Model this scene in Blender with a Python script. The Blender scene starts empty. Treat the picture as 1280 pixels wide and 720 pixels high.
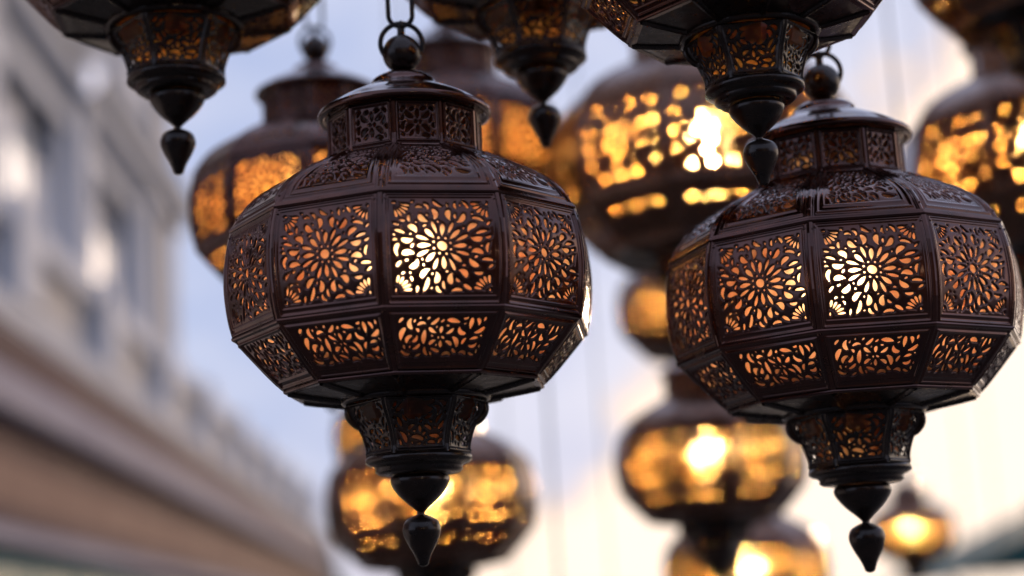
import bpy, math, random
import numpy as np
from mathutils import Vector, Matrix

SC = bpy.context.scene
C = SC.collection
PI = math.pi
R = math.radians

# ------------------------------------------------------------------ camera
F_PX, PITCH, ROLL = 2200.0, R(11.0), R(-3.5)
CAM = Vector((0, 0, 1.6))
cam_d = bpy.data.cameras.new('camera')
cam = bpy.data.objects.new('camera', cam_d)
C.objects.link(cam)
MROT = Matrix.Rotation(PI / 2 + PITCH, 3, 'X') @ Matrix.Rotation(ROLL, 3, 'Z')
cam.matrix_world = Matrix.Translation(CAM) @ MROT.to_4x4()
cam_d.sensor_width = 36
cam_d.lens = F_PX / 1280 * 36
cam_d.clip_start, cam_d.clip_end = .05, 5000
cam_d.dof.use_dof = True
cam_d.dof.focus_distance = 2.26
cam_d.dof.aperture_fstop = 1.30
SC.camera = cam


def ray(x, y):                       # photo pixel -> direction whose depth along the view axis is 1
    return MROT @ Vector(((x - 640) / F_PX, (360 - y) / F_PX, -1))


# ------------------------------------------------------------------ materials
def mat(name):
    m = bpy.data.materials.new(name)
    m.use_nodes = True
    nt = m.node_tree
    return m, nt, nt.nodes['Principled BSDF']


def node(nt, typ, **kw):
    n = nt.nodes.new(typ)
    for k, v in kw.items():
        if k in n.inputs:
            n.inputs[k].default_value = v
        else:
            setattr(n, k, v)
    return n


def ramp(nt, src, stops):
    r = nt.nodes.new('ShaderNodeValToRGB')
    cr = r.color_ramp
    while len(cr.elements) < len(stops):
        cr.elements.new(.5)
    for e, (p, c) in zip(cr.elements, stops):
        e.position = p
        e.color = (c, c, c, 1) if isinstance(c, (int, float)) else (*c, 1)
    nt.links.new(src, r.inputs[0])
    return r.outputs[0]


def noise_mat(name, c0, c1, scale, rough=(.6, .8), metal=0, bump=0, coat=0, spec=.5, detail=5, stretch=(1, 1, 1), patina=None):
    m, nt, p = mat(name)
    tc = node(nt, 'ShaderNodeTexCoord')
    mp = node(nt, 'ShaderNodeMapping')
    mp.inputs['Scale'].default_value = stretch
    nt.links.new(tc.outputs['Object'], mp.inputs[0])
    n = node(nt, 'ShaderNodeTexNoise', Scale=scale, Detail=detail, Roughness=.6)
    nt.links.new(mp.outputs[0], n.inputs['Vector'])
    nt.links.new(ramp(nt, n.outputs['Fac'], [(.35, c0), (.68, c1)]), p.inputs['Base Color'])
    n2 = node(nt, 'ShaderNodeTexNoise', Scale=scale * 2.7, Detail=4)
    nt.links.new(mp.outputs[0], n2.inputs['Vector'])
    nt.links.new(ramp(nt, n2.outputs['Fac'], [(.35, rough[0]), (.7, rough[1])]), p.inputs['Roughness'])
    if patina:                                   # dull, dusty tarnish in patches
        n3 = node(nt, 'ShaderNodeTexNoise', Scale=9, Detail=8, Roughness=.72)
        nt.links.new(mp.outputs[0], n3.inputs['Vector'])
        fac = ramp(nt, n3.outputs['Fac'], [(.50, 0.0), (.66, .6)])
        mc = node(nt, 'ShaderNodeMix', data_type='RGBA')
        nt.links.new(fac, mc.inputs[0])
        nt.links.new(p.inputs['Base Color'].links[0].from_socket, mc.inputs[6])
        mc.inputs[7].default_value = (*patina, 1)
        nt.links.new(mc.outputs[2], p.inputs['Base Color'])
        mr = node(nt, 'ShaderNodeMix', data_type='FLOAT')
        nt.links.new(fac, mr.inputs[0])
        nt.links.new(p.inputs['Roughness'].links[0].from_socket, mr.inputs[2])
        mr.inputs[3].default_value = .55
        nt.links.new(mr.outputs[0], p.inputs['Roughness'])
        cw = node(nt, 'ShaderNodeMath', operation='MULTIPLY_ADD')
        nt.links.new(fac, cw.inputs[0])
        cw.inputs[1].default_value, cw.inputs[2].default_value = -.9, coat
        nt.links.new(cw.outputs[0], p.inputs['Coat Weight'])
    p.inputs['Metallic'].default_value = metal
    p.inputs['Specular IOR Level'].default_value = spec
    if coat:
        if not patina:
            p.inputs['Coat Weight'].default_value = coat
        p.inputs['Coat Roughness'].default_value = .08
        p.inputs['Coat IOR'].default_value = 1.65
    if bump:
        b = node(nt, 'ShaderNodeBump', Strength=bump, Distance=.002)
        nt.links.new(n2.outputs['Fac'], b.inputs['Height'])
        nt.links.new(b.outputs[0], p.inputs['Normal'])
    return m


M_METAL = noise_mat('lacquered_copper', (.060, .015, .009), (.150, .040, .021), 14, (.10, .22), .85, .07, .75, patina=(.11, .07, .052))
M_DARK = noise_mat('blackened_bronze', (.020, .014, .012), (.050, .030, .022), 30, (.24, .42), .6, .15, .35)
M_GOLD = noise_mat('aged_brass_copper', (.16, .072, .042), (.28, .135, .08), 22, (.24, .38), .8, .08, .6)
M_IRON = noise_mat('chain_iron', (.018, .016, .018), (.04, .034, .034), 60, (.35, .5), .6, .1)
M_WIRE = noise_mat('cable_sheath', (.10, .10, .13), (.14, .14, .17), 30, (.5, .6))


def liner_mat(name, c0, c1, clear, tr=(.95, .8, .6), fwd=.3):
    """frosted amber glass: scatters the lamp's light, lets a little straight through"""
    m = bpy.data.materials.new(name)
    m.use_nodes = True
    nt = m.node_tree
    nt.nodes.clear()
    out = node(nt, 'ShaderNodeOutputMaterial')
    tc = node(nt, 'ShaderNodeTexCoord')
    n = node(nt, 'ShaderNodeTexNoise', Scale=22, Detail=4, Roughness=.6)
    nt.links.new(tc.outputs['Object'], n.inputs['Vector'])
    col = ramp(nt, n.outputs['Fac'], [(.36, c0), (.64, c1)])
    t = node(nt, 'ShaderNodeBsdfTranslucent')
    nt.links.new(col, t.inputs['Color'])
    b = node(nt, 'ShaderNodeBump', Strength=.9, Distance=.004)
    nt.links.new(n.outputs['Fac'], b.inputs['Height'])
    nt.links.new(b.outputs[0], t.inputs['Normal'])
    tp = node(nt, 'ShaderNodeBsdfTransparent')
    tp.inputs['Color'].default_value = (*tr, 1)
    mx = node(nt, 'ShaderNodeMixShader')
    mx.inputs[0].default_value = clear
    rf = node(nt, 'ShaderNodeBsdfRefraction', Roughness=.62, IOR=1.3)
    rf.inputs['Color'].default_value = (*tr, 1)
    mf = node(nt, 'ShaderNodeMixShader')
    mf.inputs[0].default_value = fwd
    nt.links.new(t.outputs[0], mf.inputs[1])
    nt.links.new(rf.outputs[0], mf.inputs[2])
    nt.links.new(mf.outputs[0], mx.inputs[1])
    nt.links.new(tp.outputs[0], mx.inputs[2])
    g = node(nt, 'ShaderNodeBsdfGlossy', Roughness=.18)
    mx2 = node(nt, 'ShaderNodeMixShader')
    mx2.inputs[0].default_value = .04
    nt.links.new(mx.outputs[0], mx2.inputs[1])
    nt.links.new(g.outputs[0], mx2.inputs[2])
    nt.links.new(mx2.outputs[0], out.inputs[0])
    return m


L_PEACH = liner_mat('frosted_peach_glass', (.74, .24, .10), (.94, .52, .28), .03, (1, .80, .56), .24)
L_AMBER = liner_mat('frosted_amber_glass', (.90, .38, .09), (1, .60, .22), .05, (1, .80, .45), .25)


def bulb_mat(name, strength, col):
    m, nt, p = mat(name)
    p.inputs['Base Color'].default_value = (.9, .85, .8, 1)
    p.inputs['Emission Color'].default_value = (*col, 1)
    p.inputs['Emission Strength'].default_value = strength
    return m


B_NEAR = bulb_mat('warm_bulb_near', 100, (1, .70, .42))
B_FAR = bulb_mat('warm_bulb_far', 3600, (1, .72, .38))
B_DIM = bulb_mat('warm_bulb_dim', 480, (1, .60, .25))
M_ENAMEL = noise_mat('socket_enamel', (.5, .45, .38), (.6, .55, .45), 12, (.3, .4))

# ------------------------------------------------------------------ mesh helpers
U = .00108                     # metres per profile unit (a lantern of size 1 has a body 0.5 m across)


def mesh(name, verts, faces, m, smooth=False, uv=None):
    me = bpy.data.meshes.new(name)
    me.from_pydata([tuple(v) for v in verts], [], faces)
    me.materials.append(m)
    if smooth:
        me.polygons.foreach_set('use_smooth', [True] * len(me.polygons))
    me.update()
    return me


def lathe(name, prof, n, m, smooth=True, a0=0.0, close=False):
    """prof: (radius, v) in profile units, v grows downwards"""
    V, Fc = [], []
    for (r, v) in prof:
        for k in range(n):
            a = a0 + 2 * PI * k / n
            V.append((math.sin(a) * r * U, -math.cos(a) * r * U, -v * U))
    for i in range(len(prof) - 1):
        for k in range(n):
            a, b = i * n + k, i * n + (k + 1) % n
            Fc.append((a, a + n, b + n, b))
    if close:
        i = len(prof) - 1
        for k in range(n):
            a, b = i * n + k, i * n + (k + 1) % n
            Fc.append((a, k, (k + 1) % n, b))
    return mesh(name, V, Fc, m, smooth)


def joined(name, parts, m):
    """join (verts, faces, smooth) lists into one mesh"""
    V, Fc, S = [], [], []
    for v, f, s in parts:
        o = len(V)
        V += v
        Fc += [tuple(i + o for i in q) for q in f]
        S += [s] * len(f)
    me = bpy.data.meshes.new(name)
    me.from_pydata([tuple(v) for v in V], [], Fc)
    me.materials.append(m)
    me.polygons.foreach_set('use_smooth', S)
    me.update()
    return me


def ring_part(prof, n, a0, smooth=False):
    V, Fc = [], []
    for (r, v) in prof:
        for k in range(n):
            a = a0 + 2 * PI * k / n
            V.append((math.sin(a) * r * U, -math.cos(a) * r * U, -v * U))
    L = len(prof)
    for i in range(L):
        for k in range(n):
            a, b = i * n + k, i * n + (k + 1) % n
            c, d = ((i + 1) % L) * n + k, ((i + 1) % L) * n + (k + 1) % n
            Fc.append((a, c, d, b))
    return V, Fc, smooth


def catmull(pts, per):
    P = [Vector(p) for p in pts]
    P = [2 * P[0] - P[1]] + P + [2 * P[-1] - P[-2]]
    out = []
    for i in range(1, len(P) - 2):
        for k in range(per):
            t = k / per
            a, b, c, d = P[i - 1], P[i], P[i + 1], P[i + 2]
            out.append(.5 * ((2 * b) + (c - a) * t + (2 * a - 5 * b + 4 * c - d) * t * t + (3 * b - a - 3 * c + d) * t ** 3))
    out.append(P[-2])
    return out


def tube(pts, r, n=8, closed=False):
    P = [Vector(p) for p in pts]
    V, Fc = [], []
    L = len(P)
    up = Vector((0.13, .2, .97)).normalized()
    for i, p in enumerate(P):
        a = P[(i - 1) % L] if (closed or i > 0) else P[0]
        b = P[(i + 1) % L] if (closed or i < L - 1) else P[-1]
        t = (b - a).normalized()
        ref = up if abs(t.dot(up)) < .9 else Vector((1, 0, 0))
        x = t.cross(ref).normalized()
        y = t.cross(x)
        if i and (x.dot(px) < 0):
            x, y = -x, -y
        px = x
        for k in range(n):
            q = 2 * PI * k / n
            V.append(p + (x * math.cos(q) + y * math.sin(q)) * r)
    for i in range(L if closed else L - 1):
        j = (i + 1) % L
        # pick the rotation that keeps the sections aligned
        off = min(range(n), key=lambda o: (V[i * n] - V[j * n + o]).length)
        for k in range(n):
            Fc.append((i * n + k, i * n + (k + 1) % n, j * n + (k + 1 + off) % n, j * n + (k + off) % n))
    return V, Fc, True


# ------------------------------------------------------------------ lantern profile (radius at the corner, height downwards)
PROF = {
    'collar': [(96, 141), (96, 155), (96, 172), (96, 188), (97, 199)],
    'shoulder': [(100, 199), (130, 213), (162, 229), (188, 245), (206, 262), (220, 285)],
    'side': [(221, 287), (228, 315), (231, 345), (230.5, 370), (227, 398), (221, 423)],
    'lower': [(219, 424), (202, 443), (183, 464), (161, 486)],
    'neck': [(84, 503), (82, 512), (76, 524), (70, 536), (66, 547), (63, 559), (63, 570)],
}


def prof_fn(key):
    P = PROF[key]
    rs, vs = [p[0] for p in P], [p[1] for p in P]
    ss = [0]
    for a, b in zip(P[:-1], P[1:]):
        ss.append(ss[-1] + math.hypot(a[0] - b[0], a[1] - b[1]))
    dense = catmull([(r, v, 0) for r, v in P], 12)
    dr = np.array([q[0] for q in dense])
    dv = np.array([q[1] for q in dense])
    ds = np.concatenate([[0], np.cumsum(np.hypot(np.diff(dr), np.diff(dv)))])
    L = ds[-1]
    def f(t):                                   # t 0..1 -> radius, v, outward normal (r, v)
        s = np.asarray(t) * L
        r, v = np.interp(s, ds, dr), np.interp(s, ds, dv)
        e = L * .03
        r2, v2 = np.interp(np.minimum(s + e, L), ds, dr), np.interp(np.minimum(s + e, L), ds, dv)
        r1, v1 = np.interp(np.maximum(s - e, 0), ds, dr), np.interp(np.maximum(s - e, 0), ds, dv)
        tr, tv = r2 - r1, v2 - v1
        l = np.hypot(tr, tv)
        return r, v, tv / l, -tr / l
    return f, L


# ------------------------------------------------------------------ pierced panels
class Holes:
    """a field of curved leaf-shaped holes, laid out in one quadrant and mirrored"""
    def __init__(self, hw, hh, seed, gap, mirror_y=True):
        self.hw, self.hh, self.gap, self.my = hw, hh, gap, mirror_y
        self.rng = random.Random(seed)
        self.circles = []                      # lists of (x, y, r)

    def leaf(self, x, y, ang, ln, w, curl=0, n=9, belly=.5):
        out = []
        a = ang - curl / 2
        px, py = x, y
        for i in range(n):
            t = i / (n - 1)
            out.append((px, py, w * (math.sin(PI * (.06 + .88 * t ** (math.log(.5) / math.log(belly)))) ** .8)))
            a2 = a + curl * t
            px += math.cos(a2) * ln / (n - 1)
            py += math.sin(a2) * ln / (n - 1)
        return out

    def unfold(self):
        if not getattr(self, 'full', False):
            self.circles = [(sx * x, sy * y, r) for x, y, r in self.circles for sx in (-1, 1) for sy in ((-1, 1) if self.my else (1,))]
            self.full = True

    def ok(self, lf, region):
        g = self.gap
        pts = []
        for (x, y, r) in lf:
            if getattr(self, 'full', False):
                if not region(abs(x), y, r):
                    return False
                continue
            if x - r < g * .5 or (self.my and y - r < g * .5):
                return False
            if not region(x, y, r):
                return False
        if self.circles:
            A = np.array(self.circles)
            for (x, y, r) in lf:
                if np.any(np.hypot(A[:, 0] - x, A[:, 1] - y) - A[:, 2] - r < g):
                    return False
        return True

    def add(self, lf):
        self.circles += lf

    def fill(self, region, sizes, swirl=None):
        for (ln, w, tries) in sizes:
            for _ in range(tries):
                full = getattr(self, 'full', False)
                x = self.rng.uniform(-self.hw if full else 0, self.hw)
                y = self.rng.uniform(0 if self.my and not full else -self.hh, self.hh)
                a = self.rng.uniform(0, 2 * PI)
                if swirl and self.rng.random() < .75:
                    a = swirl(x, y) + self.rng.gauss(0, .4)
                k = self.rng.uniform(.75, 1.15)
                lf = self.leaf(x, y, a, ln * k, w * k, self.rng.uniform(-2.3, 2.3), 8, self.rng.uniform(.35, .65))
                if self.ok(lf, region):
                    self.add(lf)

    def field(self, X, Y):
        if not getattr(self, 'full', False):
            X, Y = np.abs(X), (np.abs(Y) if self.my else Y)
        D = np.full(X.shape, 1e3)
        for (x, y, r) in self.circles:
            D = np.minimum(D, np.hypot(X - x, Y - y) - r)
        return D


def rect_region(x1, y1, dead=()):
    def f(x, y, r):
        if x + r > x1 or abs(y) + r > y1:
            return False
        for (a, b, c) in dead:
            if math.hypot(x - a, abs(y) - b) < c + r:
                return False
        return True
    return f


def rosette(fine=True, seed=3):
    """side panel, 136 x 137 units; holes inside 112 x 112"""
    H = Holes(57, 57, seed, 2.5 if fine else 3.0)
    self_rng = random.Random(seed + 5)
    if fine:
        H.add([(0, 0, 5.6)])
        for k in range(8):
            a = 2 * PI * (k + .5) / 8
            if math.cos(a) > -.01 and math.sin(a) > -.01:
                H.add([(math.cos(a) * 10.2, math.sin(a) * 10.2, 1.5)])
        for k in range(16):
            a = 2 * PI * k / 16
            if math.cos(a) > -.01 and math.sin(a) > -.01:
                big = k % 2 == 0
                r0 = 12.2 if big else 15
                H.add(H.leaf(math.cos(a) * r0, math.sin(a) * r0, a, 15 if big else 17, 2.9 if big else 2.2, 0, 9, .62))
        for k in range(8):                       # heart pairs beyond the petals
            a = 2 * PI * (k + .5) / 8
            if math.cos(a) > 0 and math.sin(a) > 0:
                for s in (-1, 1):
                    b = a + s * .13
                    lf = H.leaf(math.cos(b) * 34, math.sin(b) * 34, a + s * .25, 13, 3.4, -s * 1.4, 9, .6)
                    if H.ok(lf, rect_region(56, 56)):
                        H.add(lf)
        cx, cy = 53, 53                          # corner fans
        for k in range(5):
            a = PI + PI / 2 * (k + .5) / 5
            lf = H.leaf(cx + 2 + math.cos(a) * 8, cy + 2 + math.sin(a) * 8, a, 12, 1.9, (k - 2) * .2, 9, .7)
            H.add(lf)
        for (x, y, a, ln, w) in ((53, 5, PI * .93, 9, 4.6), (5, 54, -PI * .55, 10, 3.4), (48, 12, PI * .7, 9, 3.2)):
            lf = H.leaf(x, y, a, ln, w, .3, 9, .35)
            if H.ok(lf, rect_region(57, 57)):
                H.add(lf)
        dead = [(27, 40, 6.5), (43, 25, 5.0), (57, 33, 3)]
        H.unfold()
        H.fill(rect_region(57, 57, dead), [(18, 2.5, 1400), (13, 2.3, 2400), (9, 1.9, 2600), (6, 1.7, 3000), (3.5, 1.3, 2200)],
               lambda x, y: math.atan2(y, x) + .5)
    else:
        H.gap = 3
        # star of small round piercings: centre, two rings, corner pairs
        for r0, n, s, ph in ((0, 1, 4.6, 0), (21, 6, 3.6, .2), (38, 8, 3.5, .5), (55, 13, 3.6, .5)):
            for k in range(n):
                a = 2 * PI * (k + ph) / n + .06
                j = self_rng.choice((.5, .75, .95, 1.15))
                q = 1.0 if r0 < 50 else min(1 / max(abs(math.cos(a)), abs(math.sin(a))), 1.32) * .97
                H.circles.append((math.cos(a) * r0 * q + self_rng.uniform(-1.5, 1.5), math.sin(a) * r0 * q + self_rng.uniform(-1.5, 1.5), s * j))
        H.full = True
    return H


def band_holes(hw, hh, seed, fine=True):
    H = Holes(hw, hh, seed, 2.0 if fine else 3.2)
    if fine:
        H.add(H.leaf(0, 4.0, PI / 2, 8, 2.3, 0, 7, .6))
        for k in range(4):
            a = .3 + k * .36
            lf = H.leaf(math.cos(a) * 7, math.sin(a) * 7, a, 11, 2.3, .9, 8, .6)
            if H.ok(lf, rect_region(hw, hh)):
                H.add(lf)
        H.unfold()
        H.fill(rect_region(hw, hh), [(15, 2.7, 1400), (11, 2.3, 2200), (7, 1.9, 2600), (4, 1.4, 1600)],
               lambda x, y: math.atan2(y, x - hw * .55) + 1.4)
    else:
        n = 5 if hw > 40 else 2
        for k in range(n):
            for sy in ((-.45, .45) if hw < 45 else (.35,)):
                H.circles.append(((k - (n - 1) / 2) * 1.75 * hw / n, sy * hh, 1.9 if k % 2 else 2.5))
        H.full = True
    return H


def panel_mesh(name, key, n_side, H, nx, ny, m, x_frac, y0, y1, inset=0.0, mould=5.5, relief=2.4, tilt=0.0):
    """one facet of an n-sided body: pattern H fills |s|<x_frac of the width and y0..y1 of the height"""
    f, L = prof_fn(key)
    ha = PI / n_side
    sn, cs = math.sin(ha), math.cos(ha)
    s = np.linspace(-1, 1, nx)
    t = np.linspace(0, 1, ny)
    S, T = np.meshgrid(s, t)
    r, v, nr, nv = f(T)
    half = r * sn
    # pattern coordinates
    warp = 0.8 if nx > 90 else 0
    X = S / x_frac * H.hw
    yc, yh = (y0 + y1) / 2, (y1 - y0) / 2
    Y = -(T - yc) / yh * H.hh
    Xw = X + warp * np.sin(Y * .11 + 1.3)
    Yw = Y + warp * np.sin(X * .13 + .4)
    D = H.field(Xw, Yw)
    out = np.maximum(np.abs(X) - H.hw - 1.5, np.abs(Y) - H.hh - 1.5)     # >0 outside the pierced field
    if nx > 90:
        D = D + .3
    D = np.where(out > 0, np.maximum(D, 2.5), D)
    wr = 2.3
    x = np.clip(D / wr, 0, 1)
    h = relief * np.sqrt(1 - (1 - x) ** 2)
    # chased line around the field, raised moulding near the facet's edge, low relief veins in solid metal
    h = h + 1.1 * np.exp(-((out - 2.6) / 1.1) ** 2)
    edge = np.minimum((1 - np.abs(S)) * half, np.minimum(T, 1 - T) * L)
    h = h + 2.2 * np.exp(-((edge - mould) / 1.5) ** 2)
    # geometry
    ap = r * cs
    px = S * half
    rad = ap + (h - inset) * nr
    vz = v + (h - inset) * nv
    P = np.stack([px * U, -rad * U, -vz * U], -1).reshape(-1, 3)
    Dn = D.reshape(-1)
    V, Fc = [], []
    idx = {}
    def vid(i):
        k = idx.get(i)
        if k is None:
            k = idx[i] = len(V)
            V.append(P[i])
        return k
    eidx = {}
    base = np.stack([px * U, -(ap - inset * nr) * U, -(v - inset * nv) * U], -1).reshape(-1, 3)
    def eid(a, b):
        key2 = (a, b) if a < b else (b, a)
        k = eidx.get(key2)
        if k is None:
            q = Dn[a] / (Dn[a] - Dn[b])
            k = eidx[key2] = len(V)
            V.append(base[a] * (1 - q) + base[b] * q)
        return k
    ins = Dn > 0
    for j in range(ny - 1):
        for i in range(nx - 1):
            a = j * nx + i
            q = (a, a + nx, a + nx + 1, a + 1)
            c = ins[q[0]] + ins[q[1]] + ins[q[2]] + ins[q[3]]
            if c == 0:
                continue
            if c == 4:
                Fc.append(tuple(vid(k) for k in q))
                continue
            poly = []
            for k in range(4):
                A, B = q[k], q[(k + 1) % 4]
                if ins[A]:
                    poly.append(vid(A))
                if ins[A] != ins[B]:
                    poly.append(eid(A, B))
            if len(poly) >= 3:
                Fc.append(tuple(poly))
    return mesh(name, V, Fc, m, True)


# ------------------------------------------------------------------ shared lantern meshes
A10 = PI / 10                     # facet k is centred at 36 deg * k; corners half way between


def rib_part(keys, n, ang, sec):
    """bar along one corner of the body; sec: (tangential, radial) cross-section in units"""
    path = []
    for key in keys:
        f, L = prof_fn(key)
        ts = np.linspace(0, 1, 9)
        r, v, nr, nv = f(ts)
        path += list(zip(r, v, nr, nv))
    V, Fc = [], []
    ca, sa = math.cos(ang), math.sin(ang)
    m = len(sec)
    for (r, v, nr, nv) in path:
        for (tx, rx) in sec:
            rr, vv = r + rx * nr, v + rx * nv
            V.append(((sa * rr + ca * tx) * U, (-ca * rr + sa * tx) * U, -vv * U))
    for i in range(len(path) - 1):
        for k in range(m - 1):
            a = i * m + k
            Fc.append((a, a + m, a + m + 1, a + 1))
    return V, Fc, False


SEC_BIG = [(-6.2, -4), (-6.0, -.5), (-4.8, .9), (-3.4, .3), (-2.2, 1.3), (0, 2.2), (2.2, 1.3), (3.4, .3), (4.8, .9), (6.0, -.5), (6.2, -4)]
SEC_MID = [(-4.2, -4), (-4.0, 0), (-2.6, 1.3), (0, 1.7), (2.6, 1.3), (4.0, 0), (4.2, -4)]


def make_frame(m):
    parts = []
    for k in range(10):
        a = 2 * PI * (k + .5) / 10
        parts.append(rib_part(['collar'], 10, a, SEC_MID))
        parts.append(rib_part(['shoulder'], 10, a, SEC_BIG))
        parts.append(rib_part(['side'], 10, a, SEC_MID))
        parts.append(rib_part(['lower'], 10, a, SEC_MID))
    a0 = PI / 10
    def mould(r, v, w, o):                     # stepped moulding
        return [(r - 6, v - w), (r + o * .45, v - w), (r + o * .6, v - w * .45), (r + o, v - w * .25), (r + o * 1.08, v + w * .2),
                (r + o * .9, v + w * .7), (r + o * .4, v + w), (r - 6, v + w)]
    for r, v, w, o in ((96, 199, 3.4, 4), (220, 286, 4.2, 4.5), (220, 421, 3.8, 4.5), (160, 487, 3.2, 3.5)):
        parts.append(ring_part(mould(r, v, w, o), 10, a0))
    for k in range(10):                       # rivets where ribs and rings meet
        a = 2 * PI * (k + .5) / 10
        for (r, v, off) in ((214, 273, 0), (226, 297, 6.3), (226, 297, -6.3), (224, 411, 6.3), (224, 411, -6.3)):
            c = Vector((math.sin(a) * r + math.cos(a) * off, -math.cos(a) * r + math.sin(a) * off, -v))
            nrm = Vector((math.sin(a), -math.cos(a), .7 if v < 280 else 0)).normalized()
            x = nrm.orthogonal().normalized()
            y = nrm.cross(x)
            base = c + nrm * (1.6 if off == 0 else -1.6)
            V = [(base + (x * math.cos(q * PI / 4) + y * math.sin(q * PI / 4)) * 1.9) * U for q in range(8)]
            V += [(base + nrm * 1.2 + (x * math.cos(q * PI / 4) + y * math.sin(q * PI / 4)) * 1.2) * U for q in range(8)] + [(base + nrm * 1.7) * U]
            Fc = [(q, (q + 1) % 8, 8 + (q + 1) % 8, 8 + q) for q in range(8)] + [(8 + q, 8 + (q + 1) % 8, 16) for q in range(8)]
            parts.append((V, Fc, True))
    return joined('frame', parts, m)


def make_base(m):
    # shallow cone under the body with ribs, closing it round the neck
    parts = []
    V, Fc, _ = ring_part([(158, 489), (140, 492.5), (116, 496.5), (92, 500), (92, 497), (116, 493), (140, 489), (156, 486)], 10, PI / 10)
    parts.append((V, Fc, False))
    for k in range(10):
        a = 2 * PI * (k + .5) / 10
        ca, sa = math.cos(a), math.sin(a)
        V, Fc = [], []
        for (r, v) in ((158, 490), (140, 493.5), (116, 497.5), (94, 501)):
            for (tx, dv) in ((-4, -1), (-3, 2.2), (0, 3.2), (3, 2.2), (4, -1)):
                V.append(((sa * r + ca * tx) * U, (-ca * r + sa * tx) * U, -(v + dv) * U))
        for i in range(3):
            for q in range(4):
                b = i * 5 + q
                Fc.append((b, b + 5, b + 6, b + 1))
        parts.append((V, Fc, False))
    return joined('base_plate', parts, m)


def make_neck_frame(m):
    parts = []
    parts.append(ring_part([(80, 492), (93, 492), (95, 495), (92, 498), (94, 501), (91, 504), (86, 505), (80, 503)], 48, 0, True))
    for k in range(6):
        a = 2 * PI * (k + .5) / 6
        parts.append(rib_part(['neck'], 6, a, [(-3, -4), (-2.8, .2), (-1.2, 1.5), (1.2, 1.5), (2.8, .2), (3, -4)]))
        if k not in (1, 4):
            continue
        # scroll bracket on the two side corners
        ca, sa = math.cos(a), math.sin(a)
        pts = catmull([(82, 505, 0), (85, 511, 0), (84, 519, 0), (78, 527, 0), (71, 531, 0), (66, 529, 0)], 4)
        T = [Vector((sa * p[0] * U, -ca * p[0] * U, -p[1] * U)) for p in pts]
        parts.append(tube(T, 4.6 * U, 10))
    parts.append(ring_part([(56, 568), (63, 569), (65.5, 572.5), (65.5, 577), (61, 580), (55, 582), (53, 585), (54, 588), (50, 591), (42, 592.5), (36, 592.5), (30, 590)], 48, 0, True))
    return joined('neck_frame', parts, m)


def prof_smooth(pts, per=6):
    return [(max(p[0], .01), p[1]) for p in catmull([(r, v, 0) for r, v in pts], per)]


def torus_part(cx, cz, r, rt, rz=1.0, plane='x', n=40):
    pts = []
    for k in range(n):
        a = 2 * PI * k / n
        u, w = math.cos(a) * r, math.sin(a) * r
        if rz > 1:                                     # stadium link
            w += math.copysign(r * (rz - 1), w) if abs(w) > 1e-6 else 0
        pts.append(Vector(((cx + u) * U, 0, -(cz) * U + w * U)) if plane == 'x' else Vector((0, u * U, -(cz) * U + w * U)))
    return tube(pts, rt * U, 10, True)


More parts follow.
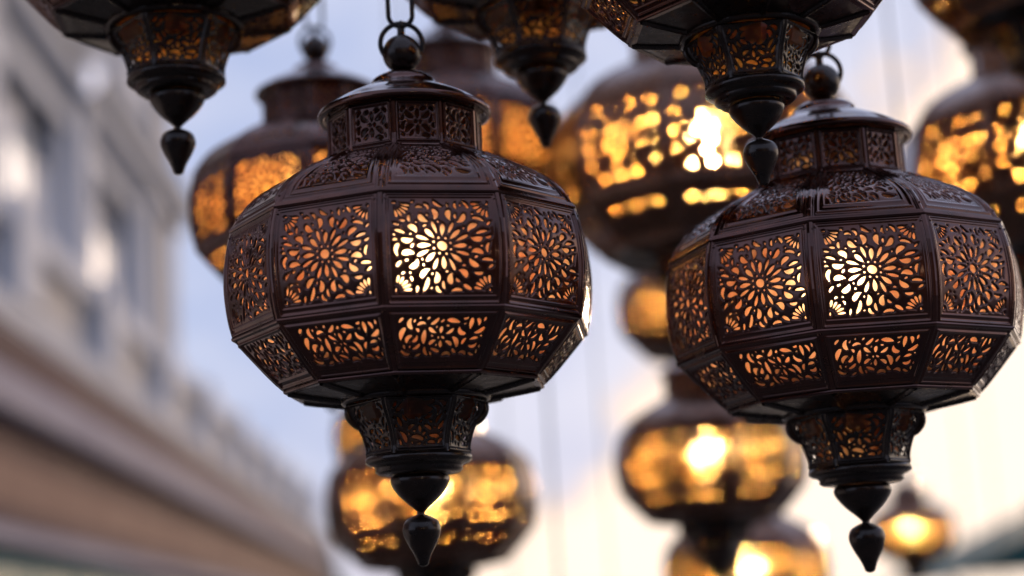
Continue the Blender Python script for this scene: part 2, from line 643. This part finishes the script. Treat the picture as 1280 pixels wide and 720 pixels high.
def make_set(tag_, metal, dark, liner, bulb, fine):
    """all the meshes of one make of lantern"""
    S = {}
    S['frame'] = make_frame(metal)
    S['base_plate'] = make_base(dark)
    S['neck_frame'] = make_neck_frame(dark)
    g = (lambda a: a) if fine else (lambda a: max(24, int(a * .5)))
    S['side_panel'] = panel_mesh('side_panel', 'side', 10, rosette(fine), g(190), g(190), metal, .82, .09, .88, 1.5)
    S['shoulder_panel'] = panel_mesh('shoulder_panel', 'shoulder', 10, band_holes(44, 37, 11, fine), g(130), g(120), metal, .68, .15, .84, 1.5, 9)
    S['lower_panel'] = panel_mesh('lower_panel', 'lower', 10, band_holes(52, 24, 23, fine), g(150), g(92), metal, .82, .12, .78, 1.5, 5)
    S['collar_panel'] = panel_mesh('collar_panel', 'collar', 10, band_holes(21, 16, 31, fine), g(84), g(70), metal, .72, .16, .84, 1.0, 4.5, 1.8)
    S['neck_panel'] = panel_mesh('neck_panel', 'neck', 6, band_holes(31, 28, 43, fine), g(96), g(90), dark, .86, .08, .88, 1.0, 2.5, 1.8)
    S['cap'] = lathe('cap', prof_smooth([(6, 79), (14, 80), (30, 84), (39, 90), (42, 95.5), (48, 101), (66, 109), (86, 119), (101, 128.5), (109, 133.5)], 5)
                     + prof_smooth([(109.6, 135), (110.4, 138), (109, 141), (105, 142), (101, 140), (97, 139.5), (90, 140), (70, 140)], 3), 72, metal)
    # turned ball, split seam and eye
    ball = [(5.5, 92), (5.5, 88.5), (7, 88)]
    for k in range(15):
        a = PI * (.06 + .88 * k / 14)
        ball.append((25 * math.sin(a), 65 + 25 * math.cos(a)))
    ball += [(5.2, 39.5), (4.8, 34), (5, 30)]
    me = lathe('knob', ball, 40, dark)
    S['knob'] = me
    S['eye'] = joined('eye', [torus_part(0, 27, 4.6, 2.6, plane='y', n=20), ([Vector((x * U, y * U, -z * U)) for z in (36, 24.5) for x, y in ((-3.4, -3), (3.4, -3), (3.4, 3), (-3.4, 3))],
                              [(0, 1, 5, 4), (1, 2, 6, 5), (2, 3, 7, 6), (3, 0, 4, 7), (4, 5, 6, 7)], False)], dark)
    S['hanging_ring'] = joined('hanging_ring', [torus_part(0, 51, 27, 3.3)], M_IRON)
    S['chain_link'] = joined('chain_link', [torus_part(0, -10, 15.5, 3.2, 2.45)], M_IRON)
    S['chain_link_turned'] = joined('chain_link', [torus_part(0, -10, 13, 3.2, 2.9, 'y')], M_IRON)
    # turned finial
    S['finial'] = lathe('finial', prof_smooth([(24, 591), (34, 594), (36.5, 600), (34, 607), (24, 620), (12, 631), (5, 638), (4.5, 641)], 5)
                        + prof_smooth([(5, 641), (10, 643), (19.5, 648.5), (23, 657), (22.5, 665), (17.5, 677), (10.5, 690), (7.2, 699), (6, 702), (2.5, 704), (.3, 704.3)], 4), 48, dark)
    # frosted glass inside, decagonal
    prof = [(88, 142), (88, 198), (96, 207), (124, 220), (155, 237), (180, 253), (196, 268), (210, 288), (218, 312), (222, 340), (221, 370),
            (217, 398), (210, 420), (198, 438), (177, 460), (153, 481), (110, 490), (78, 497), (76, 512), (70, 526), (58, 536), (53, 548), (51, 560), (52, 574)]
    S['glass_liner'] = lathe('glass_liner', prof, 10, liner, False, PI / 10)
    S['light_bulb'] = lathe('light_bulb', prof_smooth([(9, 300), (10, 308), (16, 320), (20, 332), (17, 345), (9, 352), (.3, 354)], 3), 20, bulb)
    S['light_baffle'] = lathe('light_baffle', [(15, 415), (40, 415), (70, 412), (98, 402), (99, 404), (70, 414.5), (40, 418), (15, 418)], 24, dark)  # unseen dish, added to shade the lower panels and neck from the bulb
    S['lamp_shade'] = lathe('lamp_shade', [(5, 142), (5, 286), (12, 288), (13, 298), (30, 304), (62, 317), (60, 318), (30, 307), (11, 302)], 32, M_ENAMEL)  # socket with an unseen cone, added to keep shoulder and collar glass dim
    return S


SET_NEAR = make_set('near', M_METAL, M_DARK, L_PEACH, B_NEAR, True)
SET_MID = dict(SET_NEAR)          # same casting, amber glass
for k in ('glass_liner', 'light_bulb'):
    SET_MID[k] = SET_NEAR[k].copy()
SET_MID['glass_liner'].materials[0] = L_AMBER
SET_MID['light_bulb'].materials[0] = B_DIM
SET_FAR = make_set('far', M_GOLD, M_DARK, L_AMBER, B_FAR, False)


UPK = 11                          # how far knob, ring and chain sit above their drawn heights


def part(name, me, parent, rz=0, loc=(0, 0, 0)):
    o = bpy.data.objects.new(name, me)
    C.objects.link(o)
    o.parent = parent
    o.location = loc
    o.rotation_euler.z = rz
    return o


def lantern(label, x, y, v, scale, s, rot, S, links=3, cable=False, group='pierced metal lanterns hanging over the street'):
    """hang a lantern so that height v of its axis stands at photo pixel (x, y); rot: facet turn relative to the line of sight, degrees"""
    d = 2.376 * s / scale
    p = CAM + ray(x, y) * d
    root = bpy.data.objects.new('hanging_lantern', None)
    C.objects.link(root)
    root.empty_display_size = .1
    root.location = p + Vector((0, 0, v * U * s))
    root.scale = (s, s, s)
    az = math.atan2(p.x, p.y)
    rng = random.Random(int(x))
    root.rotation_euler = (R(rng.uniform(-.7, .7)), R(rng.uniform(-.5, .5)), -az)
    t = R(rot)
    root['label'], root['category'] = label, 'lantern'
    root['group'] = group
    for nm in ('frame', 'base_plate', 'glass_liner'):
        part(nm, S[nm], root, t)
    for nm in ('cap', 'neck_frame', 'finial', 'knob', 'hanging_ring', 'light_bulb', 'lamp_shade', 'light_baffle'):
        q = part(nm, S[nm], root, R(3), (0, 0, UPK * U if nm == 'hanging_ring' else 0))
        if nm == 'knob':
            part('eye', S['eye'], q)
            q.location.z = UPK * U
    for nm in ('side_panel', 'shoulder_panel', 'lower_panel', 'collar_panel'):
        for k in range(10):
            part(nm, S[nm], root, t + 2 * PI * k / 10)
    for k in range(6):
        part('neck_panel', S['neck_panel'], root, R(3) + 2 * PI * k / 6)
    for k in range(links):
        part('chain_link', S['chain_link_turned' if k % 2 else 'chain_link'], root, R(3), (0, 0, (UPK + k * 68) * U))
    if cable:
        V, Fc, sm = tube([(0, 0, (46 + (links - 1) * 68) * U), (0, 0, 1.2), (0.01, 0, 3.4)], 2.2 * U, 6)
        part('suspension_cable', joined('suspension_cable', [(V, Fc, sm)], M_WIRE), root)
    return root


# ------------------------------------------------------------------ the lanterns
lantern('sharply focused dark copper lantern in the middle, whole from ball to finial', 517, 350, 350, 1.0, 1.0, 10, SET_NEAR)
lantern('sharply focused dark copper lantern on the right, its edge just reaching the frame', 1053, 374, 350, .955, 1.0, 10, SET_NEAR)
lantern('lantern cut off by the top edge above the pale building, its drop finial in view', 223, 218, 703, .94, 1.0, 14, SET_MID)
lantern('lantern cut off at the top just right of centre, only neck and finial in view', 684, 184, 703, .89, 1.0, 16, SET_MID)
lantern('lantern cut off by the top edge whose finial overlaps the shoulder of the right lantern', 951, 231, 703, .96, .90, -6, SET_MID)
lantern('soft amber lantern half hidden behind the left shoulder of the middle lantern', 394, 69, 65, .70, 1.0, 12, SET_MID)
lantern('blurred lantern with small ball, showing just behind the cap of the middle lantern', 558, 24, 65, .62, 1.15, 4, SET_MID)
lantern('largest blurred lantern, blazing gold between the two sharp lanterns', 884, 202, 350, .84, 1.45, 4, SET_FAR)
lantern('blurred lantern peeping out left of the right lantern, under the largest blurred one', 868, 385, 350, .42, 1.0, 8, SET_FAR, 3, True)
lantern('blurred glowing lantern hanging free below the left side of the right lantern', 889, 575, 350, .52, 1.0, -5, SET_FAR, 3, True)
lantern('blurred lantern at the bottom edge, directly under another glowing lantern', 935, 714, 350, .455, 1.0, 12, SET_FAR, 3, True)
lantern('blurred glowing lantern behind the finial of the middle lantern', 538, 625, 350, .57, 1.1, -2, SET_FAR, 3, True)
lantern('blurred orange lantern mostly hidden behind the neck of the middle lantern', 510, 545, 350, .40, .95, 10, SET_FAR, 3, True)
lantern('smallest lantern, at the bottom right beside the finial of the right lantern', 1139, 664, 350, .24, .8, 18, SET_FAR, 2, True)
lantern('large blurred lantern cut off by the right edge, above the right lantern', 1308, 210, 350, .79, 1.4, -2, SET_FAR)
lantern('lantern in the top right corner, only the left of its base in view', 1292, 20, 472, .62, .95, 8, SET_FAR)

for i, (x, d, lab) in enumerate(((697, 5.4, 'pale blurred cable hanging down between the two groups of lower lanterns'),
                                 (762, 6.0, 'thin blurred cable just left of the free hanging glowing lantern'),
                                 (641, 6.4, 'thin faint cable beside the bottom right of the middle lantern'),
                                 (1213, 7.0, 'left one of two faint cables against the bright cloud at the right'),
                                 (1252, 7.6, 'right one of two faint cables against the bright cloud at the right'),
                                 (1181, 5.0, 'dark blurred cable left of the lantern in the top right corner'))):
    b = CAM + ray(x, 700) * d
    V, Fc, _ = tube([(0, 0, -.4), (0, 0, 1.5), (.004, 0, 3.2)] if i < 5 else [(0, 0, 1.0), (0, 0, 1.9), (.004, 0, 3.2)], (.0045 if i in (0, 5) else .0028), 8)
    o = bpy.data.objects.new('hanging_cable', joined('hanging_cable', [(V, Fc, True)], M_WIRE))
    C.objects.link(o)
    o.location = b
    o['label'], o['category'], o['group'] = lab, 'cable', 'cables hanging among the lanterns'

# ------------------------------------------------------------------ the street
STONE = noise_mat('pale_stucco', (.64, .66, .71), (.74, .75, .79), 1.6, (.9, .98), bump=.2, spec=.1)
STONE2 = noise_mat('ochre_stucco', (.58, .56, .55), (.68, .65, .63), 1.4, (.9, .98), bump=.2, spec=.1)
TRIM = noise_mat('painted_trim', (.70, .73, .80), (.80, .82, .87), 2, (.85, .95), spec=.2)
MAROON = noise_mat('maroon_fascia', (.085, .05, .065), (.13, .08, .095), 1.2, (.85, .95), spec=.15)
MAUVE = noise_mat('mauve_fascia', (.32, .30, .38), (.40, .38, .46), 1.2, (.85, .95), spec=.15)
BROWN = noise_mat('tan_blind', (.27, .17, .14), (.36, .24, .19), 1.0, (.9, .98), spec=.1)
TEAL = noise_mat('teal_canvas', (.012, .085, .085), (.025, .13, .125), 1.5, (.6, .8))
GLASS, _nt, _p = mat('dark_window_glass')
_p.inputs['Base Color'].default_value = (.02, .022, .03, 1)
_p.inputs['Roughness'].default_value = .12
CURTAIN = noise_mat('pale_curtain', (.80, .80, .84), (.88, .88, .90), 3, (.8, .9), stretch=(1, 8, 1))
ROOF = noise_mat('slate_roof', (.05, .05, .06), (.09, .09, .10), 3, (.6, .8))
PAVE = noise_mat('stone_paving', (.05, .048, .047), (.09, .085, .08), 2.2, (.6, .85), bump=.3)
BARK = noise_mat('bark', (.05, .035, .025), (.09, .065, .05), 9, (.8, .9))
LEAF = noise_mat('leaf_green', (.02, .05, .03), (.05, .10, .055), 3, (.5, .7))

BRICK = noise_mat('sooty_brick', (.07, .045, .04), (.12, .07, .055), 2, (.8, .9))
GLOBE = bulb_mat('opal_globe', 1.0, (.86, .84, 1))
GLOWC = bulb_mat('glow_curtain_cloth', .62, (1, .93, .88))  # emission in the cloth stands in for brightness at the window
GLOBE_LIT = bulb_mat('lit_opal_globe', 1.1, (1, .86, .74))
YAW = R(2.3)
SU = Vector((-math.sin(YAW), math.cos(YAW), 0))
SN = Vector((math.cos(YAW), math.sin(YAW), 0))           # away from the left-hand wall, into the street


def boxes(name, L, m, parent=None, side=-3.5, bev=0.0):
    """L: boxes (n0, n1, D0, D1, z0, z1) in street coordinates: out from the wall line, along the street, up"""
    V, Fc = [], []
    for (n0, n1, d0, d1, z0, z1) in L:
        o = len(V)
        for z in (z0, z1):
            for n, d in ((n0, d0), (n1, d0), (n1, d1), (n0, d1)):
                V.append(SN * (side + n) + SU * d + Vector((0, 0, z)))
        Fc += [tuple(o + i for i in q) for q in ((0, 3, 2, 1), (4, 5, 6, 7), (0, 1, 5, 4), (1, 2, 6, 5), (2, 3, 7, 6), (3, 0, 4, 7))]
    o = bpy.data.objects.new(name, mesh(name, V, Fc, m))
    C.objects.link(o)
    if parent:
        o.parent = parent
    if bev:
        b = o.modifiers.new('bevel', 'BEVEL')
        b.width, b.segments = bev, 2
    return o


def empty(name, loc, label, cat, group=None):
    e = bpy.data.objects.new(name, None)
    C.objects.link(e)
    e.location = loc
    e['label'], e['category'] = label, cat
    if group:
        e['group'] = group
    bpy.context.view_layer.update()
    return e


def child(o, root):
    o.parent = root
    o.matrix_parent_inverse = Matrix.Translation(-root.location)


def building():
    root = empty('building', SN * -5 + SU * 14, 'pale stucco building on the left with tall curtained windows', 'building')
    P = []
    def B(name, L, m, bev=.0, par=None):
        o = boxes(name, L, m, None, -3.5, bev)
        if par is None:
            child(o, root)
        else:
            o.parent = par
        return o
    d_end, d0 = 24.0, 2.0
    wins = [(3.6, 5.6), (7.3, 9.3), (11.1, 13.2), (14.9, 17.2), (18.8, 20.9)]
    rows = [(5.05, 6.85), (8.1, 9.7)]
    # wall with real openings: piers and spandrels, 0.35 m thick, behind the wall line
    L = []
    edges = [d0] + [e for w in wins for e in w] + [d_end]
    for i in range(0, len(edges), 2):
        L.append((-.75, -.3, edges[i], edges[i + 1], 4.2, 11.2))
    for (a, b) in wins:
        L += [(-.75, -.3, a, b, 4.2, rows[0][0]), (-.75, -.3, a, b, rows[0][1], rows[1][0]), (-.75, -.3, a, b, rows[1][1], 11.2)]
    B('wall', L, STONE)
    B('end_wall', [(-9, -.752, d_end - .4, d_end - .01, 4.2, 11.2), (-9, -.752, d0, d0 + .4, 4.2, 11.2), (-9, -8.6, d0 + .4, d_end - .4, 4.2, 11.2)], STONE2)
    B('corner_strip', [(-.28, -.18, d_end - 1.1, d_end + .05, 4.2, 11.2)], STONE2, .03)
    B('pilaster', [(-.3, -.14, 17.7, 18.3, 4.2, 7.3)], TRIM, .03)
    B('pilaster', [(-.3, -.14, 13.8, 14.4, 4.2, 7.3)], TRIM, .03)
    B('pilaster', [(-.3, -.14, 21.5, 22.1, 4.2, 7.3)], TRIM, .03)
    B('cornice', [(-.3, .0, d0, d_end + .1, 7.3, 7.5), (-.3, .16, d0, d_end + .2, 7.52, 7.72)], TRIM, .03)
    B('cornice', [(-.3, .1, d0, d_end + .1, 10.9, 11.1), (-.76, .3, d0 - .2, d_end + .3, 11.2, 11.45)], TRIM, .03)
    B('roof', [(-9.2, .2, d0 - .1, d_end + .2, 11.46, 11.6)], ROOF)
    for (a, b) in wins:
        for (z0, z1) in rows:
            w = B('window', [(-.34, -.25, a - .16, a, z0, z1), (-.34, -.25, b, b + .16, z0, z1), (-.34, -.2, a - .22, b + .22, z1, z1 + .2),
                             (-.34, -.14, a - .22, b + .22, z0 - .14, z0),
                             (-.42, -.36, (a + b) / 2 - .05, (a + b) / 2 + .05, z0, z1), (-.42, -.36, a, b, z0 + (z1 - z0) * .68, z0 + (z1 - z0) * .68 + .07),
                             (-.42, -.36, a, a + .07, z0, z1), (-.42, -.36, b - .07, b, z0, z1)], TRIM, .008)
            for nm, LL, m in (('pane', [(-.41, -.40, a, b, z0, z1)], GLASS),
                              ('curtain', [(-.397, -.385, a + .1, a + (b - a) * .46, z0, z0 + (z1 - z0) * .88), (-.397, -.385, b - (b - a) * .46, b - .1, z0, z0 + (z1 - z0) * .72)], CURTAIN)):
                q = boxes(nm, LL, m)
                q.parent = w
            if z0 < 6 and a > 14:                      # added strip; its own glow stands in for window light
                q = boxes('glow_curtain', [(-.384, -.376, a + (b - a) * .30, a + (b - a) * .62, z0 + .1, z0 + (z1 - z0) * .72)], GLOWC)
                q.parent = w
    # globes of the wall lamp and of lamps standing on the window sills
    for (x, y, r, lat) in ((107, 97, .15, -3.55), (24, 266, .12, -3.74)):
        q = ray(x, y)
        t = (-lat) / q.dot(-SN)
        c = CAM + q * t
        prof = [(.2, -r * 1000 / 1.08)] + [(r * 926 * math.sin(PI * k / 12), -r * 926 * math.cos(PI * k / 12)) for k in range(1, 12)] + [(.2, r * 926)]
        g = bpy.data.objects.new('lamp_globe', lathe('lamp_globe', prof, 16, GLOBE if y < 150 else GLOBE_LIT))
        C.objects.link(g)
        g.location = c
        child(g, root)
    return root


building()


def arcade():
    root = empty('shop', SN * -3.5 + SU * 20, 'long low shop front with maroon and mauve fascia under a stone balustrade', 'shop front')
    def B(name, L, m, bev=.0):
        o = boxes(name, L, m, None, -3.5, bev)
        child(o, root)
        return o
    a, b = 2.0, 46.0
    B('wall', [(-9, -.02, a, b, 0, 4.1)], STONE2)
    B('terrace', [(-9, .1, a, b + .1, 4.1, 4.2)], TRIM)
    B('base_moulding', [(-.28, .12, a, b, 4.21, 4.42)], STONE, .02)
    B('hand_rail', [(-.26, .1, a, b, 5.0, 5.22)], TRIM, .03)
    # piers and solid carved panels between them
    n = 0
    d = 3.0
    while d < b - 1:
        B('pier', [(-.3, .16, d, d + .75, 4.42, 5.3)], TRIM, .03)
        B('panel', [(-.16, -.04, d + .75, min(d + 3.6, b), 4.42, 5.0)], STONE2, .01)
        d += 3.6
    B('fascia', [(-.02, .22, a, b, 3.72, 4.1)], MAROON, .03)
    B('fascia', [(-.02, .34, a, b, 3.38, 3.70)], MAUVE, .05)
    B('fascia', [(-.02, .12, a, b, 3.12, 3.37)], MAROON, .02)
    B('blind', [(-.02, .2, a, b, 2.72, 3.10)], BROWN, .03)
    B('fascia', [(-.02, .26, a, b, 2.56, 2.71)], MAROON, .02)
    B('lintel', [(-.02, .34, a, b, 2.42, 2.55)], MAUVE, .02)
    B('shop_window', [(-.02, .05, 6, 12, .5, 2.4), (-.02, .05, 18.5, 26, .5, 2.4), (-.02, .05, 27, 36, .5, 2.4)], GLASS)
    return root


arcade()


def awning():
    root = empty('shop_awning', SN * -3.2 + SU * 15, 'teal canvas awning at the bottom left corner below the shop fascia', 'awning')
    V = []
    for d in (10.0, 17.5):
        for n, z in ((.10, 2.40), (.75, 2.15), (.75, 1.9), (.73, 1.9), (.73, 2.13), (.10, 2.37)):
            V.append(SN * (-3.5 + n) + SU * d + Vector((0, 0, z)))
    Fc = [(i, (i + 1) % 6, 6 + (i + 1) % 6, 6 + i) for i in range(6)] + [(0, 1, 2, 3, 4, 5), (11, 10, 9, 8, 7, 6)]
    o = bpy.data.objects.new('canopy', mesh('canopy', V, Fc, TEAL))
    C.objects.link(o)
    child(o, root)
    for d in (10.4, 17.1):
        V, Fc, _ = tube([SN * -3.38 + SU * d + Vector((0, 0, 1.7)), SN * -2.8 + SU * d + Vector((0, 0, 2.1))], .015, 8)
        o = bpy.data.objects.new('bracket', joined('bracket', [(V, Fc, True)], M_IRON))
        C.objects.link(o)
        child(o, root)


awning()


def stall():
    """market stall with a pitched teal canvas roof, lower right"""
    cx, cy, w, dp, ze, zr = 4.55, 14.6, 1.45, 1.3, 1.80, 2.42
    root = empty('market_stall', (cx, cy, 0), 'market stall with pitched teal canopy in the bottom right corner', 'market stall')
    V = []
    for y in (-dp, dp):
        for x, z in ((-w, ze), (0, zr), (w, ze), (w, ze - .03), (0, zr - .03), (-w, ze - .03)):
            V.append((x, y, z))
    Fc = [(i, (i + 1) % 6, 6 + (i + 1) % 6, 6 + i) for i in range(6)] + [(0, 1, 4, 5), (1, 2, 3, 4), (6, 11, 10, 7), (7, 10, 9, 8)]
    part('canopy', mesh('canopy', V, Fc, TEAL), root)
    # gable cloth and scalloped valance
    V, Fc = [(-w, -dp - .01, ze), (w, -dp - .01, ze), (0, -dp - .01, zr - .03), (-w, -dp + .01, ze), (w, -dp + .01, ze), (0, -dp + .01, zr - .03)], [(0, 1, 2), (3, 5, 4), (0, 3, 4, 1), (1, 4, 5, 2), (2, 5, 3, 0)]
    part('gable_cloth', mesh('gable_cloth', V, Fc, TEAL), root)
    for sx in (-1, 1):
        for sy in (-1, 1):
            V, Fc, _ = tube([(sx * (w - .05), sy * (dp - .05), 0), (sx * (w - .05), sy * (dp - .05), ze - .02)], .025, 8)
            part('post', joined('post', [(V, Fc, True)], M_IRON), root)
    V = [(x, y, z) for z in (.82, .86) for x, y in ((-w + .1, -dp + .1), (w - .1, -dp + .1), (w - .1, dp - .1), (-w + .1, dp - .1))]
    part('table_top', mesh('table_top', V, [(0, 3, 2, 1), (4, 5, 6, 7), (0, 1, 5, 4), (1, 2, 6, 5), (2, 3, 7, 6), (3, 0, 4, 7)], BROWN), root)
    # turned wooden knobs along the ridge
    for y in (-dp, 0, dp):
        part('ridge_knob', lathe('ridge_knob', [(6, 30), (10, 12), (26, 0), (30, -18), (20, -36), (8, -48), (.3, -60)], 14, M_DARK), root, 0, (0, y, zr))


stall()


def tree(x, y, h, r, label, seed):
    rng = random.Random(seed)
    root = empty('street_tree', (x, y, 0), label, 'tree')
    V, Fc, _ = tube([(0, 0, 0), (.05, 0, h * .3), (-.05, .05, h * .6), (0, 0, h * .95)], r * .07, 8)
    part('trunk', joined('trunk', [(V, Fc, True)], BARK), root)
    V, Fc = [], []
    for i in range(5200):
        t = rng.random() ** .8
        z = h * (.28 + .72 * t)
        rr = r * (1 - t) ** .7 * rng.random() ** .4 * (1 + .3 * math.sin(z * 3 + i % 7))
        a = rng.uniform(0, 2 * PI)
        c = Vector((math.cos(a) * rr, math.sin(a) * rr, z))
        u = Vector((rng.gauss(0, 1), rng.gauss(0, 1), rng.gauss(0, 1))).normalized()
        w = u.orthogonal().normalized()
        s = rng.uniform(.06, .13)
        k = len(V)
        V += [c - u * s, c + w * s * .5, c + u * s, c - w * s * .5]
        Fc.append((k, k + 1, k + 2, k + 3))
    part('crown', mesh('crown', V, Fc, LEAF), root)


_d = ray(402, 650)
tree((_d * 62).x, (_d * 62).y, 5.6, 1.0, 'dark green conical tree beyond the far end of the shop front', 5)


def behind():
    """houses closing the street behind the viewpoint; the lanterns' front faces mirror them"""
    for i, (x0, x1, y, h, m) in enumerate(((-14, -2.2, -16, 9.5, BRICK), (-2, 9, -18, 8.6, BRICK), (9.2, 20, -17, 10.4, BRICK))):
        root = empty('house', ((x0 + x1) / 2, y, 0), ('dark brick', 'low dark brick', 'tall dark brick')[i] + ' house behind the viewpoint closing the street', 'house')
        def bx(name, L, m):
            V, Fc = [], []
            for (a0, a1, b0, b1, z0, z1) in L:
                o = len(V)
                V += [(x, y_, z) for z in (z0, z1) for x, y_ in ((a0, b0), (a1, b0), (a1, b1), (a0, b1))]
                Fc += [tuple(o + i for i in q) for q in ((0, 3, 2, 1), (4, 5, 6, 7), (0, 1, 5, 4), (1, 2, 6, 5), (2, 3, 7, 6), (3, 0, 4, 7))]
            ob = bpy.data.objects.new(name, mesh(name, V, Fc, m))
            C.objects.link(ob)
            child(ob, root)
        bx('wall', [(x0, x1, y - 8, y, 0, h)], m)
        bx('roof', [(x0 - .2, x1 + .2 - .45, y - 8.3, y + .3, h + .002, h + .3)], ROOF)
        x = x0 + 1
        while x < x1 - 1.5:
            for z in (1, 4, 7):
                bx('window', [(x, x + 1.2, y + .003, y + .06, z, z + 1.7)], GLASS)
            x += 2.6


behind()

# ground
V = [(-600, -600, 0), (600, -600, 0), (600, 600, 0), (-600, 600, 0)]
g = bpy.data.objects.new('ground', mesh('ground', V, [(0, 1, 2, 3)], PAVE))
C.objects.link(g)
g['kind'] = 'structure'

# ------------------------------------------------------------------ light
SUN_AZ, SUN_EL = R(15), R(7)
sd = bpy.data.lights.new('sun', 'SUN')
sd.energy, sd.angle, sd.color = 2.0, R(.6), (1, .70, .44)
so = bpy.data.objects.new('sun', sd)
C.objects.link(so)
dirv = Vector((math.sin(SUN_AZ) * math.cos(SUN_EL), math.cos(SUN_AZ) * math.cos(SUN_EL), math.sin(SUN_EL)))
so.rotation_euler = dirv.to_track_quat('Z', 'Y').to_euler()

w = bpy.data.worlds.new('World')
SC.world = w
w.use_nodes = True
nt = w.node_tree
bg = nt.nodes['Background']
sky = node(nt, 'ShaderNodeTexSky')
sky.sky_type = 'NISHITA'
sky.sun_disc = False
sky.sun_elevation = SUN_EL
sky.sun_rotation = SUN_AZ
tc = node(nt, 'ShaderNodeTexCoord')
sep = node(nt, 'ShaderNodeSeparateXYZ')
nt.links.new(tc.outputs['Generated'], sep.inputs[0])


def mth(op, a, b=None, c=None, clamp=False):
    n = nt.nodes.new('ShaderNodeMath')
    n.operation = op
    n.use_clamp = clamp
    for i, v in enumerate((a, b, c)):
        if v is None:
            continue
        if isinstance(v, (int, float)):
            n.inputs[i].default_value = v
        else:
            nt.links.new(v, n.inputs[i])
    return n.outputs[0]


az = mth('ARCTAN2', sep.outputs[0], sep.outputs[1])
el = mth('ARCSINE', sep.outputs[2])
nz = node(nt, 'ShaderNodeTexNoise', Scale=9, Detail=5, Roughness=.55)
mp = node(nt, 'ShaderNodeMapping')
mp.inputs['Scale'].default_value = (1, 1, 1.8)
mp.inputs['Location'].default_value = (.3, .1, .2)
nt.links.new(tc.outputs['Generated'], mp.inputs[0])
nt.links.new(mp.outputs[0], nz.inputs['Vector'])
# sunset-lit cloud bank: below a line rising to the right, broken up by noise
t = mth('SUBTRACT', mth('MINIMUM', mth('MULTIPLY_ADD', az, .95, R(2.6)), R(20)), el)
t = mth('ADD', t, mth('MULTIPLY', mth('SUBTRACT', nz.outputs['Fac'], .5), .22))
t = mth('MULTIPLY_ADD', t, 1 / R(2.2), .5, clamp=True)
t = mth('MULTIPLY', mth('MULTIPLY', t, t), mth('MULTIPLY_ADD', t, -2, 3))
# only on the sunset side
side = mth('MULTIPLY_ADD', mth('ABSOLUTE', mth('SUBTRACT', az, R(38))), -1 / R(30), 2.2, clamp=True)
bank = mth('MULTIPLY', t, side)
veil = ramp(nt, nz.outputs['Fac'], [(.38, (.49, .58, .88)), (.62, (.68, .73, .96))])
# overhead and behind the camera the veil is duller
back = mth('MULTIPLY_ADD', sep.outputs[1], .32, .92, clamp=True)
mxs = node(nt, 'ShaderNodeMix', data_type='RGBA')
mxs.inputs[0].default_value = .88
skm = node(nt, 'ShaderNodeMix', data_type='RGBA', blend_type='MULTIPLY')
skm.inputs[0].default_value = 1
nt.links.new(sky.outputs[0], skm.inputs[6])
skm.inputs[7].default_value = (.09, .09, .09, 1)
vb = node(nt, 'ShaderNodeVectorMath', operation='SCALE')
nt.links.new(veil, vb.inputs[0])
nt.links.new(back, vb.inputs['Scale'])
nt.links.new(skm.outputs[2], mxs.inputs[6])
nt.links.new(vb.outputs[0], mxs.inputs[7])
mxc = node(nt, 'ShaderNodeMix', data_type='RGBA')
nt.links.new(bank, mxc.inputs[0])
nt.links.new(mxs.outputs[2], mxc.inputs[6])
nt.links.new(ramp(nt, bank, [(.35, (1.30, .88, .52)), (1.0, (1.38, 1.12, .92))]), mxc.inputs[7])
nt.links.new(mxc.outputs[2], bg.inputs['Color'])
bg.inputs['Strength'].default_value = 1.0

# ------------------------------------------------------------------ render settings
SC.view_settings.view_transform = 'Standard'
SC.view_settings.look = 'None'
SC.view_settings.exposure = 0
SC.view_settings.gamma = 1
cy = SC.cycles
cy.use_denoising = True
cy.denoising_prefilter = 'ACCURATE'
cy.max_bounces = 8
cy.diffuse_bounces = 3
cy.glossy_bounces = 3
cy.transmission_bounces = 4
cy.transparent_max_bounces = 12
cy.sample_clamp_indirect = 6
cy.caustics_reflective = False
cy.caustics_refractive = False
